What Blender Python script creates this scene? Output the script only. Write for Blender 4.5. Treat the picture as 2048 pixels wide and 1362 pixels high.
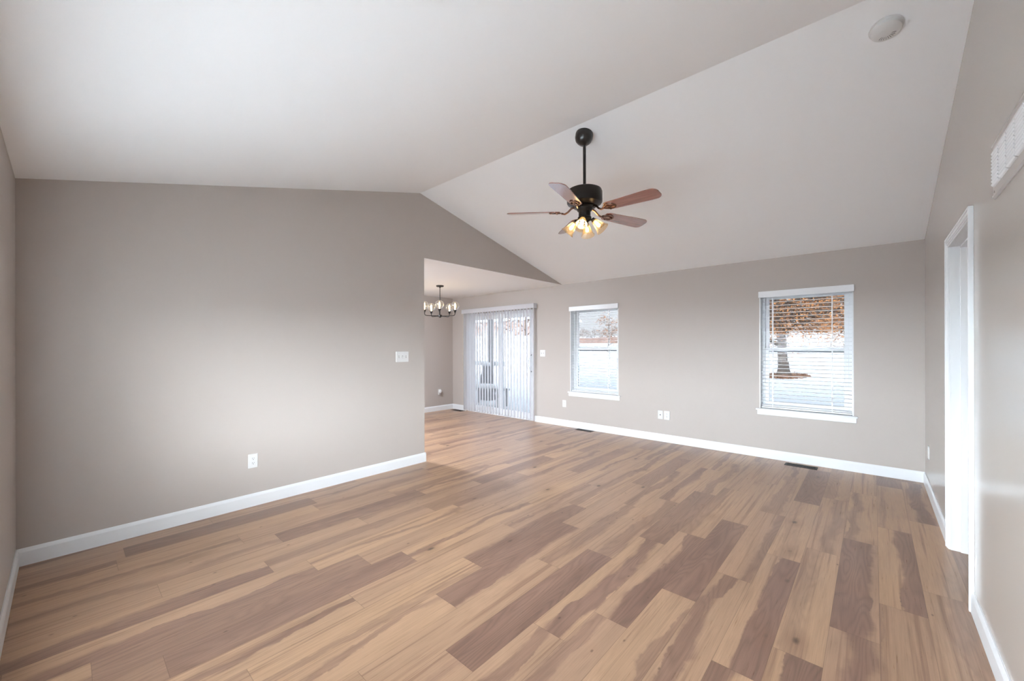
import bpy, bmesh, math, random
from mathutils import Vector, Matrix
random.seed(7)
PI = math.pi
scn = bpy.context.scene
for o in list(bpy.data.objects): bpy.data.objects.remove(o)
COL = scn.collection

# ------------------------------------------------------------------ camera
EYE = 1.3783
YAW, PITCH, ROLL = -0.73181, 0.00044, -0.0024
cd = bpy.data.cameras.new('camera'); cam = bpy.data.objects.new('camera', cd); COL.objects.link(cam)
cd.sensor_width = 36.0; cd.sensor_fit = 'HORIZONTAL'
cd.lens = 804.66 / 2048 * 36.0
cd.shift_y = 11.09 / 2048
cd.clip_start = 0.03; cd.clip_end = 600
fw = Vector((math.sin(YAW)*math.cos(PITCH), math.cos(YAW)*math.cos(PITCH), math.sin(PITCH)))
rt = Vector((math.cos(YAW), -math.sin(YAW), 0)); up = rt.cross(fw)
r2 = rt*math.cos(ROLL) + up*math.sin(ROLL); u2 = -rt*math.sin(ROLL) + up*math.cos(ROLL)
M = Matrix((r2, u2, -fw)).transposed().to_4x4(); M.translation = (0, 0, EYE)
cam.matrix_world = M
scn.camera = cam

# ------------------------------------------------------------------ sky, exposure
# overcast winter sky with a bright low band added in the south to light the room
SKY, GLOW = 1.25, 27.5
w = bpy.data.worlds.new('world'); scn.world = w; w.use_nodes = True
nt = w.node_tree; nt.nodes.clear()
tc = nt.nodes.new('ShaderNodeTexCoord'); sp = nt.nodes.new('ShaderNodeSeparateXYZ')
nt.links.new(tc.outputs['Generated'], sp.inputs[0])
def wr(src, a, b, c, d):
    m = nt.nodes.new('ShaderNodeMapRange'); m.interpolation_type = 'SMOOTHSTEP'
    for k, v in (('From Min', a), ('From Max', b), ('To Min', c), ('To Max', d)): m.inputs[k].default_value = v
    nt.links.new(src, m.inputs['Value']); return m.outputs[0]
south = wr(sp.outputs['Y'], -0.85, -0.15, 1, 0); low_ = wr(sp.outputs['Z'], 0.30, 0.60, 1, 0)
ml = nt.nodes.new('ShaderNodeMath'); ml.operation = 'MULTIPLY'; nt.links.new(south, ml.inputs[0]); nt.links.new(low_, ml.inputs[1])
ms = nt.nodes.new('ShaderNodeMath'); ms.operation = 'MULTIPLY_ADD'; ms.inputs[1].default_value = GLOW; ms.inputs[2].default_value = SKY
nt.links.new(ml.outputs[0], ms.inputs[0])
ramp = nt.nodes.new('ShaderNodeMix'); ramp.data_type = 'RGBA'
ramp.inputs[6].default_value = (0.93, 0.965, 1.0, 1); ramp.inputs[7].default_value = (0.80, 0.90, 1.0, 1)
nt.links.new(wr(sp.outputs['Z'], .02, .6, 0, 1), ramp.inputs[0])
warm = nt.nodes.new('ShaderNodeMix'); warm.data_type = 'RGBA'; warm.inputs[7].default_value = (0.84, 0.965, 1.075, 1)
nt.links.new(ml.outputs[0], warm.inputs[0]); nt.links.new(ramp.outputs[2], warm.inputs[6])
bg = nt.nodes.new('ShaderNodeBackground'); wo = nt.nodes.new('ShaderNodeOutputWorld')
nt.links.new(warm.outputs[2], bg.inputs['Color']); nt.links.new(ms.outputs[0], bg.inputs['Strength']); nt.links.new(bg.outputs[0], wo.inputs[0])
scn.view_settings.view_transform = 'Standard'; scn.view_settings.look = 'None'
scn.view_settings.gamma = 1.0; scn.view_settings.exposure = 1.27; scn.view_settings.use_curve_mapping = False

# ------------------------------------------------------------------ room numbers (metres)
XL, XR, YB, YF, H = -4.005, 0.385, 5.763, -0.204, 2.44
RY, RZ = 2.83, 3.20
XD = -6.944                     # far wall of the dining area
YO = 2.886                      # end of the partition wall
DY0 = 0.9                       # dining area reaches back to here
def ceil_z(y): return H + (RZ-H)*((YB-y)/(YB-RY) if y > RY else (y-YF)/(RY-YF))

# ------------------------------------------------------------------ helpers
def lin(r, g, b):
    f = lambda c: (c/255/12.92) if c/255 <= 0.04045 else ((c/255+0.055)/1.055)**2.4
    return (f(r), f(g), f(b), 1)
def mat(name, col, rough=0.5, metal=0, spec=0.5, bump=0, bscale=200, var=0, vscale=3, coat=0, emis=None, estr=0):
    m = bpy.data.materials.new(name); m.use_nodes = True; n = m.node_tree; b = n.nodes['Principled BSDF']
    b.inputs['Base Color'].default_value = col; b.inputs['Roughness'].default_value = rough
    b.inputs['Metallic'].default_value = metal; b.inputs['Specular IOR Level'].default_value = spec
    b.inputs['Coat Weight'].default_value = coat
    t = n.nodes.new('ShaderNodeTexCoord')
    if var:
        ns = n.nodes.new('ShaderNodeTexNoise'); ns.inputs['Scale'].default_value = vscale; ns.inputs['Detail'].default_value = 4
        n.links.new(t.outputs['Object'], ns.inputs['Vector'])
        r = n.nodes.new('ShaderNodeMapRange'); r.inputs['From Min'].default_value = .3; r.inputs['From Max'].default_value = .7
        r.inputs['To Min'].default_value = 1-var; r.inputs['To Max'].default_value = 1+var
        n.links.new(ns.outputs['Fac'], r.inputs['Value'])
        h = n.nodes.new('ShaderNodeHueSaturation'); h.inputs['Color'].default_value = col
        n.links.new(r.outputs[0], h.inputs['Value']); n.links.new(h.outputs[0], b.inputs['Base Color'])
    if bump:
        ns = n.nodes.new('ShaderNodeTexNoise'); ns.inputs['Scale'].default_value = bscale; ns.inputs['Detail'].default_value = 3
        n.links.new(t.outputs['Object'], ns.inputs['Vector'])
        bp = n.nodes.new('ShaderNodeBump'); bp.inputs['Strength'].default_value = bump; bp.inputs['Distance'].default_value = 0.002
        n.links.new(ns.outputs['Fac'], bp.inputs['Height']); n.links.new(bp.outputs[0], b.inputs['Normal'])
    if emis: b.inputs['Emission Color'].default_value = emis; b.inputs['Emission Strength'].default_value = estr
    return m
def glassmat(name, tint=(1, 1, 1, 1), base=0.06, rim=0.6, blend=0.35, rough=0.02):
    m = bpy.data.materials.new(name); m.use_nodes = True; n = m.node_tree; n.nodes.clear()
    o = n.nodes.new('ShaderNodeOutputMaterial'); mx = n.nodes.new('ShaderNodeMixShader')
    tr = n.nodes.new('ShaderNodeBsdfTransparent'); tr.inputs[0].default_value = tint
    gl = n.nodes.new('ShaderNodeBsdfGlossy'); gl.inputs['Roughness'].default_value = rough
    lw = n.nodes.new('ShaderNodeLayerWeight'); lw.inputs['Blend'].default_value = blend
    r = n.nodes.new('ShaderNodeMapRange'); r.inputs['To Min'].default_value = base; r.inputs['To Max'].default_value = rim
    n.links.new(lw.outputs['Facing'], r.inputs['Value']); n.links.new(r.outputs[0], mx.inputs[0])
    n.links.new(tr.outputs[0], mx.inputs[1]); n.links.new(gl.outputs[0], mx.inputs[2]); n.links.new(mx.outputs[0], o.inputs[0])
    return m
def translucent(m, fac):
    n = m.node_tree; b = n.nodes['Principled BSDF']; o = [x for x in n.nodes if x.type == 'OUTPUT_MATERIAL'][0]
    t = n.nodes.new('ShaderNodeBsdfTranslucent'); t.inputs[0].default_value = b.inputs['Base Color'].default_value
    mx = n.nodes.new('ShaderNodeMixShader'); mx.inputs[0].default_value = fac
    n.links.new(b.outputs[0], mx.inputs[1]); n.links.new(t.outputs[0], mx.inputs[2]); n.links.new(mx.outputs[0], o.inputs[0]); return m
def emit(name, col, s):
    m = bpy.data.materials.new(name); m.use_nodes = True; n = m.node_tree; n.nodes.clear()
    o = n.nodes.new('ShaderNodeOutputMaterial'); e = n.nodes.new('ShaderNodeEmission')
    e.inputs[0].default_value = col; e.inputs[1].default_value = s; n.links.new(e.outputs[0], o.inputs[0]); return m

def box(bm, x0, x1, y0, y1, z0, z1, mtx=None):
    v = [bm.verts.new((x, y, z)) for z in (z0, z1) for y in (y0, y1) for x in (x0, x1)]
    for f in ((0, 2, 3, 1), (4, 5, 7, 6), (0, 1, 5, 4), (2, 6, 7, 3), (0, 4, 6, 2), (1, 3, 7, 5)):
        bm.faces.new([v[i] for i in f])
    if mtx: bmesh.ops.transform(bm, matrix=mtx, verts=v)
    return v
def prism(bm, poly, axis, a, b, mtx=None):
    """poly is a list of 2-D points; axis x -> (y,z), y -> (x,z), z -> (x,y)"""
    def P(p, t): return {'x': (t, p[0], p[1]), 'y': (p[0], t, p[1]), 'z': (p[0], p[1], t)}[axis]
    A = [bm.verts.new(P(p, a)) for p in poly]; B = [bm.verts.new(P(p, b)) for p in poly]
    n = len(poly)
    bm.faces.new(A[::-1]); bm.faces.new(B)
    for i in range(n): bm.faces.new((A[i], A[(i+1) % n], B[(i+1) % n], B[i]))
    if mtx: bmesh.ops.transform(bm, matrix=mtx, verts=A+B)
def lathe(bm, prof, seg=24, mtx=None, rib=None):
    rings = []; allv = []
    for k, (r, z) in enumerate(prof):
        if r < 1e-6: ring = [bm.verts.new((0, 0, z))]
        else:
            ring = []
            for i in range(seg):
                a = 2*PI*i/seg; rr = r*(1+(rib(a, k) if rib else 0))
                ring.append(bm.verts.new((rr*math.cos(a), rr*math.sin(a), z)))
        rings.append(ring); allv += ring
    for A, B in zip(rings, rings[1:]):
        if len(A) == 1 and len(B) == 1: continue
        for i in range(seg):
            j = (i+1) % seg
            if len(A) == 1: bm.faces.new((A[0], B[j], B[i]))
            elif len(B) == 1: bm.faces.new((A[i], A[j], B[0]))
            else: bm.faces.new((A[i], A[j], B[j], B[i]))
    if mtx: bmesh.ops.transform(bm, matrix=mtx, verts=allv)
def tube(bm, pts, r, seg=10, cap=True):
    pts = [Vector(p) for p in pts]; rs = r if isinstance(r, (list, tuple)) else [r]*len(pts)
    rings = []; ref = None
    for i, p in enumerate(pts):
        d = (pts[min(i+1, len(pts)-1)]-pts[max(i-1, 0)]).normalized()
        if ref is None: ref = Vector((0, 0, 1)) if abs(d.z) < .9 else Vector((1, 0, 0))
        a = d.cross(ref).normalized(); b = a.cross(d).normalized(); ref = b
        rings.append([bm.verts.new(p+(a*math.cos(2*PI*k/seg)+b*math.sin(2*PI*k/seg))*rs[i]) for k in range(seg)])
    for A, B in zip(rings, rings[1:]):
        for k in range(seg): bm.faces.new((A[k], A[(k+1) % seg], B[(k+1) % seg], B[k]))
    if cap: bm.faces.new(rings[0][::-1]); bm.faces.new(rings[-1])
def sphere(bm, c, r, seg=16, ring=10, sc=(1, 1, 1)):
    g = bmesh.ops.create_uvsphere(bm, u_segments=seg, v_segments=ring, radius=r)
    bmesh.ops.scale(bm, vec=sc, verts=g['verts']); bmesh.ops.translate(bm, vec=c, verts=g['verts'])
def obj(name, bm, m, parent=None, loc=(0, 0, 0), rot=(0, 0, 0), smooth=True, bevel=0):
    bmesh.ops.recalc_face_normals(bm, faces=bm.faces)
    if smooth:
        for f in bm.faces: f.smooth = True
        for e in bm.edges:
            if len(e.link_faces) == 2 and e.calc_face_angle(0) > 0.6: e.smooth = False
    me = bpy.data.meshes.new(name); bm.to_mesh(me); bm.free(); me.materials.append(m)
    o = bpy.data.objects.new(name, me); COL.objects.link(o); o.location = loc; o.rotation_euler = rot
    if parent: o.parent = parent
    if bevel:
        b = o.modifiers.new('bevel', 'BEVEL'); b.width = bevel; b.segments = 2; b.limit_method = 'ANGLE'; b.angle_limit = 0.6
    return o
def thing(name, label, cat, loc=(0, 0, 0), rot=(0, 0, 0), group=None):
    o = bpy.data.objects.new(name, None); COL.objects.link(o); o.location = loc; o.rotation_euler = rot
    o.empty_display_size = .1; o['label'] = label; o['category'] = cat
    if group: o['group'] = group
    return o
def tag(o, label, cat, group=None, kind=None):
    o['label'] = label; o['category'] = cat
    if group: o['group'] = group
    if kind: o['kind'] = kind
    return o
def struct(name, bm, m, label=None, cat=None, smooth=False, bevel=0, parent=None):
    o = obj(name, bm, m, smooth=smooth, bevel=bevel, parent=parent)
    if parent is None:
        o['kind'] = 'structure'
        if label: o['label'] = label; o['category'] = cat
    return o
def copy_tree(o, parent=None):
    c = o.copy(); COL.objects.link(c)
    if parent: c.parent = parent
    for ch in list(o.children): copy_tree(ch, c)
    return c
def NB(): return bmesh.new()

# ------------------------------------------------------------------ materials
M_wall = mat('greige wall paint', lin(186, 177, 170), rough=0.45, spec=0.25, bump=0.10, bscale=260)
M_satin = mat('greige satin wall paint', lin(186, 177, 170), rough=0.17, spec=0.65, bump=0.06, bscale=260)
M_ceil = mat('white ceiling paint', lin(247, 248, 249), rough=0.8, spec=0.2, bump=0.08, bscale=200)
M_trim = mat('white trim enamel', lin(230, 231, 232), rough=0.28, spec=0.5)
M_vinyl = mat('white vinyl', lin(238, 239, 240), rough=0.35)
M_blind = mat('white blind slat', lin(240, 241, 243), rough=0.35)
M_vane = translucent(mat('white vertical vane', lin(248, 248, 250), rough=0.45), .62)
M_plate = mat('white plastic plate', lin(222, 221, 219), rough=0.3)
M_slot = mat('dark slot', lin(45, 42, 40), rough=0.6)
M_black = mat('black painted metal', lin(14, 12, 12), rough=0.32, metal=0.0, spec=0.6, coat=0.3)
M_bronze = mat('dark bronze metal', lin(22, 17, 14), rough=0.3, metal=0.3, spec=0.6)
M_brass = mat('polished dark bronze bracket', lin(150, 120, 105), rough=0.14, metal=1.0)
M_chand = mat('matte black metal', lin(20, 18, 18), rough=0.4)
M_glass = glassmat('window glass', base=0.03, rim=0.5, blend=0.25)
M_slider = glassmat('double glazing', tint=(.66, .67, .68, 1), base=0.004, rim=0.5, blend=0.25)
M_lowe = glassmat('low-emissivity window glass with screen', tint=(.54, .55, .56, 1), base=0.004, rim=0.5, blend=0.25)
M_globe = glassmat('clear globe glass', tint=(.99, .96, .90, 1), base=0.07, rim=1.0, blend=0.45)
M_shade = glassmat('amber tinted ribbed glass', tint=(1.0, 0.92, 0.78, 1), base=0.08, rim=0.7, blend=0.35, rough=0.15)
n_ = M_shade.node_tree; o_ = [x for x in n_.nodes if x.type == 'OUTPUT_MATERIAL'][0]; l_ = o_.inputs[0].links[0].from_socket
t_ = n_.nodes.new('ShaderNodeBsdfTranslucent'); t_.inputs[0].default_value = (1, .74, .42, 1); x_ = n_.nodes.new('ShaderNodeMixShader'); x_.inputs[0].default_value = .08
n_.links.new(l_, x_.inputs[1]); n_.links.new(t_.outputs[0], x_.inputs[2]); n_.links.new(x_.outputs[0], o_.inputs[0])
M_bulb = emit('lit fan bulb', (1.0, 0.80, 0.50, 1), 11)
M_bulb2 = emit('lit filament bulb', (1.0, 0.76, 0.42, 1), 9)
M_vent = mat('dark brown floor register', lin(36, 24, 18), rough=0.45)
M_handle = mat('grey door handle', lin(90, 90, 95), rough=0.3, metal=.6)

def wood_floor():
    m = bpy.data.materials.new('wood plank floor'); m.use_nodes = True; n = m.node_tree; b = n.nodes['Principled BSDF']
    N = n.nodes.new; L = n.links.new
    def math_(op, a, c=None, clamp=False):
        q = N('ShaderNodeMath'); q.operation = op; q.use_clamp = clamp
        for i, s in enumerate((a, c)):
            if s is None: continue
            if isinstance(s, (int, float)): q.inputs[i].default_value = s
            else: L(s, q.inputs[i])
        return q.outputs[0]
    def attr(a): q = N('ShaderNodeAttribute'); q.attribute_name = a; return q.outputs['Fac']
    uv = N('ShaderNodeUVMap'); uv.uv_map = 'plank'; s = N('ShaderNodeSeparateXYZ'); L(uv.outputs[0], s.inputs[0])
    v, u = s.outputs['X'], s.outputs['Y']; seed = attr('seed'); lo = attr('lo'); hi = attr('hi'); dk = attr('dk'); tone = attr('tone')
    def vec(a, b_, c):
        q = N('ShaderNodeCombineXYZ')
        for i, t in enumerate((a, b_, c)):
            if isinstance(t, (int, float)): q.inputs[i].default_value = t
            else: L(t, q.inputs[i])
        return q.outputs[0]
    def noise(vc, sc, det=3, rough=.5, dist=0):
        q = N('ShaderNodeTexNoise'); q.inputs['Scale'].default_value = sc; q.inputs['Detail'].default_value = det
        q.inputs['Roughness'].default_value = rough; q.inputs['Distortion'].default_value = dist; L(vc, q.inputs['Vector']); return q.outputs['Fac']
    def rng(val, a, c, d, e, smooth=False):
        q = N('ShaderNodeMapRange'); q.interpolation_type = 'SMOOTHSTEP' if smooth else 'LINEAR'
        for nm, t in (('Value', val), ('From Min', a), ('From Max', c), ('To Min', d), ('To Max', e)):
            if isinstance(t, (int, float)): q.inputs[nm].default_value = t
            else: L(t, q.inputs[nm])
        return q.outputs[0]
    sd = math_('MULTIPLY', seed, 37.0)
    # slow wandering of the heartwood edge along the plank, plus a ragged small one
    wob = noise(vec(math_('MULTIPLY', v, 0.45), math_('MULTIPLY', u, 1.7), sd), 1.0, 2)
    rag = noise(vec(math_('MULTIPLY', v, 1.6), math_('MULTIPLY', u, 9.0), sd), 1.0, 4, .6, .6)
    vv = math_('ADD', math_('ADD', v, math_('MULTIPLY', math_('SUBTRACT', wob, .5), 1.0)), math_('MULTIPLY', math_('SUBTRACT', rag, .5), 0.26))
    soft = rng(noise(vec(math_('MULTIPLY', v, .6), math_('MULTIPLY', u, 2.2), math_('ADD', sd, 7.0)), 1.0, 2), .38, .62, .015, .13)
    a = rng(vv, math_('SUBTRACT', lo, soft), math_('ADD', lo, soft), 0, 1, True)
    c = rng(vv, math_('SUBTRACT', hi, soft), math_('ADD', hi, soft), 1, 0, True)
    mask = math_('MULTIPLY', math_('MULTIPLY', a, c), dk)
    # secondary streaks of darker grain on the light wood
    st = noise(vec(math_('MULTIPLY', v, 8.0), math_('MULTIPLY', u, 0.8), math_('ADD', sd, 5.0)), 1.0, 3, .55, .3)
    streak = rng(st, .50, .70, 0, .75, True)
    # growth rings
    field = noise(vec(math_('MULTIPLY', v, 1.15), math_('MULTIPLY', u, .75), math_('ADD', sd, 3.0)), 1.0, 2.0, .45)
    cont = math_('ADD', math_('MULTIPLY', math_('SINE', math_('MULTIPLY', field, 120.0)), .5), .5)
    ring = rng(math_('POWER', cont, .6), 0, 1, math_('SUBTRACT', .965, math_('MULTIPLY', mask, .10)), math_('ADD', 1.01, math_('MULTIPLY', mask, .06)))
    fine = noise(vec(math_('MULTIPLY', v, 42.0), math_('MULTIPLY', u, 5.0), sd), 1.0, 5, .7)
    fg = rng(fine, .3, .7, .86, 1.12)
    blot = rng(noise(vec(math_('MULTIPLY', v, 1.4), math_('MULTIPLY', u, 1.1), math_('ADD', sd, 9.0)), 1.0, 3, .55), .3, .7, .90, 1.08)
    # knots
    vo = N('ShaderNodeTexVoronoi'); vo.inputs['Scale'].default_value = 1.0
    kw = noise(vec(math_('MULTIPLY', v, 4.0), math_('MULTIPLY', u, 12.0), sd), 1.0, 3)
    L(vec(math_('ADD', math_('MULTIPLY', v, .62), math_('MULTIPLY', kw, .06)), math_('MULTIPLY', u, 1.7), sd), vo.inputs['Vector'])
    knot = rng(vo.outputs['Distance'], 0.018, 0.075, 0.85, 0, True)
    halo = rng(vo.outputs['Distance'], 0.03, 0.26, 0.35, 0, True)
    v2 = N('ShaderNodeTexVoronoi'); v2.inputs['Scale'].default_value = 1.0
    L(vec(math_('MULTIPLY', v, 1.5), math_('MULTIPLY', u, 4.5), math_('ADD', sd, 2.0)), v2.inputs['Vector'])
    pin = rng(v2.outputs['Distance'], 0.02, 0.07, 0.7, 0, True)
    def mix(f, A, B, bt='MIX'):
        q = N('ShaderNodeMix'); q.data_type = 'RGBA'; q.blend_type = bt
        for i, t in ((0, f), (6, A), (7, B)):
            if isinstance(t, tuple): q.inputs[i].default_value = t
            elif isinstance(t, (int, float)): q.inputs[i].default_value = t
            else: L(t, q.inputs[i])
        return q.outputs[2]
    light = mix(tone, lin(164, 131, 107), lin(178, 143, 113))
    light = mix(streak, light, lin(134, 101, 81))
    dark = mix(noise(vec(math_('MULTIPLY', v, 2.0), math_('MULTIPLY', u, 1.2), sd), 1.0, 2), lin(112, 84, 72), lin(150, 117, 98))
    colr = mix(mask, light, dark)
    colr = mix(halo, colr, lin(120, 88, 68)); colr = mix(knot, colr, lin(62, 44, 34)); colr = mix(pin, colr, lin(82, 58, 46))
    k = math_('MULTIPLY', math_('MULTIPLY', ring, fg), blot)
    hs = N('ShaderNodeHueSaturation'); L(colr, hs.inputs['Color']); L(k, hs.inputs['Value'])
    # joint lines between the planks
    ev = math_('MINIMUM', v, math_('SUBTRACT', 1.0, v)); eu = math_('MINIMUM', attr('du'), 1.0)
    u01 = N('ShaderNodeUVMap'); u01.uv_map = 'cell'; s2 = N('ShaderNodeSeparateXYZ'); L(u01.outputs[0], s2.inputs[0])
    ue = math_('MULTIPLY', math_('MINIMUM', s2.outputs['Y'], math_('SUBTRACT', 1.0, s2.outputs['Y'])), eu)
    line = math_('MAXIMUM', rng(ev, 0.0, 0.010, 1, 0, True), rng(ue, 0.0, 0.0016, 1, 0, True))
    out = mix(math_('MULTIPLY', line, .55), hs.outputs[0], lin(84, 60, 46))
    L(out, b.inputs['Base Color'])
    b.inputs['Specular IOR Level'].default_value = 0.5
    L(rng(fine, .2, .8, .25, .36), b.inputs['Roughness'])
    bp = N('ShaderNodeBump'); bp.inputs['Strength'].default_value = .12; bp.inputs['Distance'].default_value = .001
    L(math_('SUBTRACT', math_('MULTIPLY', fine, .6), math_('MULTIPLY', line, 1.0)), bp.inputs['Height']); L(bp.outputs[0], b.inputs['Normal'])
    return m
M_floor = wood_floor()

# ------------------------------------------------------------------ floor: staggered planks 183 mm wide, 1.22 m long
PW, PL, X0 = 0.1834, 1.22, 0.020
known = {   # row: (a joint, {first joint of plank: (lo, hi, dark)})
    -1: (2.51, {2.51: (-.3, .82, 1), 1.29: (.30, .72, .9), 3.73: (.1, .35, .6)}),
    0: (2.91, {2.91: (.50, 1.4, 1), 1.69: (-.4, .15, .5), 4.13: (.05, .25, .25), 5.35: (-.5, 1.5, .9)}),
    1: (4.44, {4.44: (.2, .75, 1), 3.22: (1.2, 1.4, 0), 2.0: (.6, 1.2, .5)}),
    -2: (2.165, {2.165: (.0, .55, .35), .945: (.35, 1.3, .95), 3.385: (.45, .8, .45), 4.605: (-.2, .4, .5)}),
    -3: (1.895, {1.895: (.42, 1.5, 1), 3.115: (.1, .6, .3), .675: (-.2, .45, .9), 4.335: (-.5, 1.5, .95)}),
    -4: (2.66, {2.66: (.62, .95, .75), 1.44: (.12, .48, .85), 3.88: (.2, .7, .5)}),
    -5: (2.27, {2.27: (-.5, 1.6, 1), 1.05: (.75, 1.1, .6), 3.49: (1.2, 1.4, 0)}),
    -6: (1.835, {1.835: (.45, 1.4, 1), .615: (.1, .5, .6), 3.055: (-.3, .4, .6)}),
    -7: (1.56, {1.56: (.40, .90, 1), .34: (.2, .6, .7), 2.78: (-.5, 1.6, .9)}),
    -8: (1.155, {1.155: (-.6, 1.7, 1), -.065: (.3, .5, .4), 2.375: (.4, .9, .6)}),
    -9: (2.05, {2.05: (.1, .6, .7), .83: (1.2, 1.4, 0)}),
    -10: (1.38, {1.38: (-.1, .9, .95), .16: (.1, .3, .6), 2.60: (1.2, 1.4, 0)}),
    -11: (1.74, {1.74: (.1, 1.2, .9), .52: (.6, .85, .5)}),
}
def build_floor(x_lo, x_hi, y_lo, y_hi):
    bm = NB(); uvl = bm.loops.layers.uv.new('plank'); uvc = bm.loops.layers.uv.new('cell')
    A = {k: bm.faces.layers.float.new(k) for k in ('seed', 'lo', 'hi', 'dk', 'tone', 'du')}
    rnd = random.Random(21)
    r = math.floor((x_lo-X0)/PW)
    while X0+r*PW < x_hi:
        if r in known: j, spec = known[r]
        else: j, spec = rnd.uniform(0, PL), {}
        k = math.floor((y_lo-j)/PL)
        while j+k*PL < y_hi:
            a = j+k*PL; y0, y1 = max(a, y_lo), min(a+PL, y_hi); x0, x1 = max(X0+r*PW, x_lo), min(X0+(r+1)*PW, x_hi)
            t = rnd.random()
            if t < .34: b = (1.3, 1.5, 0)
            elif t < .50: b = (-.6, 1.7, rnd.uniform(.5, 1))
            elif t < .78: q = rnd.uniform(.0, .5); b = (q, q+rnd.uniform(.14, .4), rnd.uniform(.5, 1))
            else: q = rnd.uniform(.35, .65); b = (q, 1.5, rnd.uniform(.6, 1)) if rnd.random() < .5 else (-.5, q, rnd.uniform(.6, 1))
            for kk, sv in spec.items():
                if abs(kk-a) < .02: b = sv
            seed = rnd.random()*5; tone = rnd.random()
            if x1 > x0+1e-4 and y1 > y0+1e-4:
                vs = [bm.verts.new(p) for p in ((x0, y0, 0), (x1, y0, 0), (x1, y1, 0), (x0, y1, 0))]; f = bm.faces.new(vs)
                for lp in f.loops:
                    p = lp.vert.co; lp[uvl].uv = ((p.x-X0-r*PW)/PW, p.y-a); lp[uvc].uv = ((p.x-X0-r*PW)/PW, (p.y-a)/PL)
                f[A['seed']] = seed; f[A['lo']], f[A['hi']], f[A['dk']] = b; f[A['tone']] = tone; f[A['du']] = PL
            k += 1
        r += 1
    # slab under the boards
    box(bm, x_lo, x_hi, y_lo, y_hi, -.12, -.002)
    me = bpy.data.meshes.new('floor'); bm.to_mesh(me); bm.free(); me.materials.append(M_floor)
    o = bpy.data.objects.new('floor', me); COL.objects.link(o); o['kind'] = 'structure'
    o['label'] = 'brown wood plank floor running towards the windows'; o['category'] = 'floor'
build_floor(XD-.1, 2.0, YF-.12, YB+.02)

# ------------------------------------------------------------------ walls
T = 0.12
def wall_y(bm, x0, x1, y0, y1, z0, z1, holes):
    """a wall in the XZ plane between y0 and y1 with rectangular holes (x0,x1,z0,z1)"""
    xs = sorted({x0, x1, *[h[0] for h in holes], *[h[1] for h in holes]})
    for a, b in zip(xs, xs[1:]):
        hs = sorted([h for h in holes if h[0] <= a+1e-6 and h[1] >= b-1e-6], key=lambda h: h[2])
        z = z0
        for h in hs:
            if h[2] > z: box(bm, a, b, y0, y1, z, h[2])
            z = h[3]
        if z < z1: box(bm, a, b, y0, y1, z, z1)
WIN = [(-3.845, -2.950, .605, 2.035), (-1.052, -0.160, .605, 2.035)]
DOOR = (-6.47, -4.64, 0.0, 2.06)
TB = 0.17
bm = NB(); wall_y(bm, XD-T, XR+T, YB, YB+TB, 0, H, WIN+[DOOR]); box(bm, XD-T, XR+T, YB, YB+TB, H, H+.35)
struct('wall_back', bm, M_wall, 'greige wall with two windows and a sliding door', 'wall')
bm = NB()      # gabled partition with the opening to the dining area
prism(bm, [(YF, 0), (YO, 0), (YO, H), (YB, H), (RY, RZ+.02), (YF, H+.02)], 'x', XL-T, XL)
struct('wall_left', bm, M_wall, 'gabled greige partition wall beside the dining opening', 'wall')
bm = NB()
DY_A, DY_B, DZ = 3.175, 4.005, 2.055
prism(bm, [(YF, 0), (DY_A, 0), (DY_A, ceil_z(DY_A)+.02), (RY, RZ+.02), (YF, H+.02)], 'x', XR, XR+T)
prism(bm, [(DY_B, 0), (YB, 0), (YB, H+.01), (DY_B, ceil_z(DY_B)+.02)], 'x', XR, XR+T)
prism(bm, [(DY_A, DZ), (DY_B, DZ), (DY_B, ceil_z(DY_B)+.02), (DY_A, ceil_z(DY_A)+.02)], 'x', XR, XR+T)
struct('wall_right', bm, M_satin, 'greige wall with doorway and vent', 'wall')
FW = (-3.05, -0.40, .55, 1.74)  # opening for the added window
bm = NB(); wall_y(bm, XL-T, XR+T, YF-T, YF, 0, H+.05, [FW])
struct('wall_front', bm, M_wall, 'greige wall at the left edge', 'wall')
bm = NB(); box(bm, XD-T, XD, DY0, YB, 0, H+.05); struct('wall_dining', bm, M_wall, 'far greige wall of the dining area', 'wall')
bm = NB(); box(bm, XD-T, XL-T, DY0-T, DY0, 0, H+.05); struct('wall_dining', bm, M_wall, 'rear wall of the dining area', 'wall')
# ceilings
bm = NB(); prism(bm, [(YF-T, H-.03), (RY, RZ), (YB+TB, H-(RZ-H)/(YB-RY)*TB), (YB+TB, H+.2), (RY, RZ+.2), (YF-T, H+.2)], 'x', XL, XR)
struct('ceiling', bm, M_ceil, 'white vaulted ceiling with a ridge', 'ceiling')
bm = NB(); box(bm, XD, XL-T, DY0, YB, H-.004, H+.1); box(bm, XL-T, XL, YO, YB, H-.004, H)
struct('ceiling', bm, M_ceil, 'flat white ceiling over the dining area', 'ceiling')

# baseboards (profile with an eased top)
BT, BH = 0.014, 0.108
def base_profile(): return [(0, 0), (BT, 0), (BT, BH-.022), (BT-.003, BH-.012), (BT-.009, BH), (0, BH)]
def baseboard(name, p0, p1, n):
    """p0->p1 along the wall, n = unit normal into the room"""
    bm = NB(); d = (Vector(p1)-Vector(p0)); L = d.length; d.normalize(); nn = Vector(n)
    A = [bm.verts.new(Vector((p0[0], p0[1], 0))+Vector((nn.x*a, nn.y*a, z))) for a, z in base_profile()]
    B = [bm.verts.new(Vector((p1[0], p1[1], 0))+Vector((nn.x*a, nn.y*a, z))) for a, z in base_profile()]
    bm.faces.new(A[::-1]); bm.faces.new(B)
    for i in range(len(A)): bm.faces.new((A[i], A[(i+1) % 6], B[(i+1) % 6], B[i]))
    return struct(name, bm, M_trim)
baseboard('baseboard_left', (XL, YF), (XL, YO+BT), (1, 0))
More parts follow.
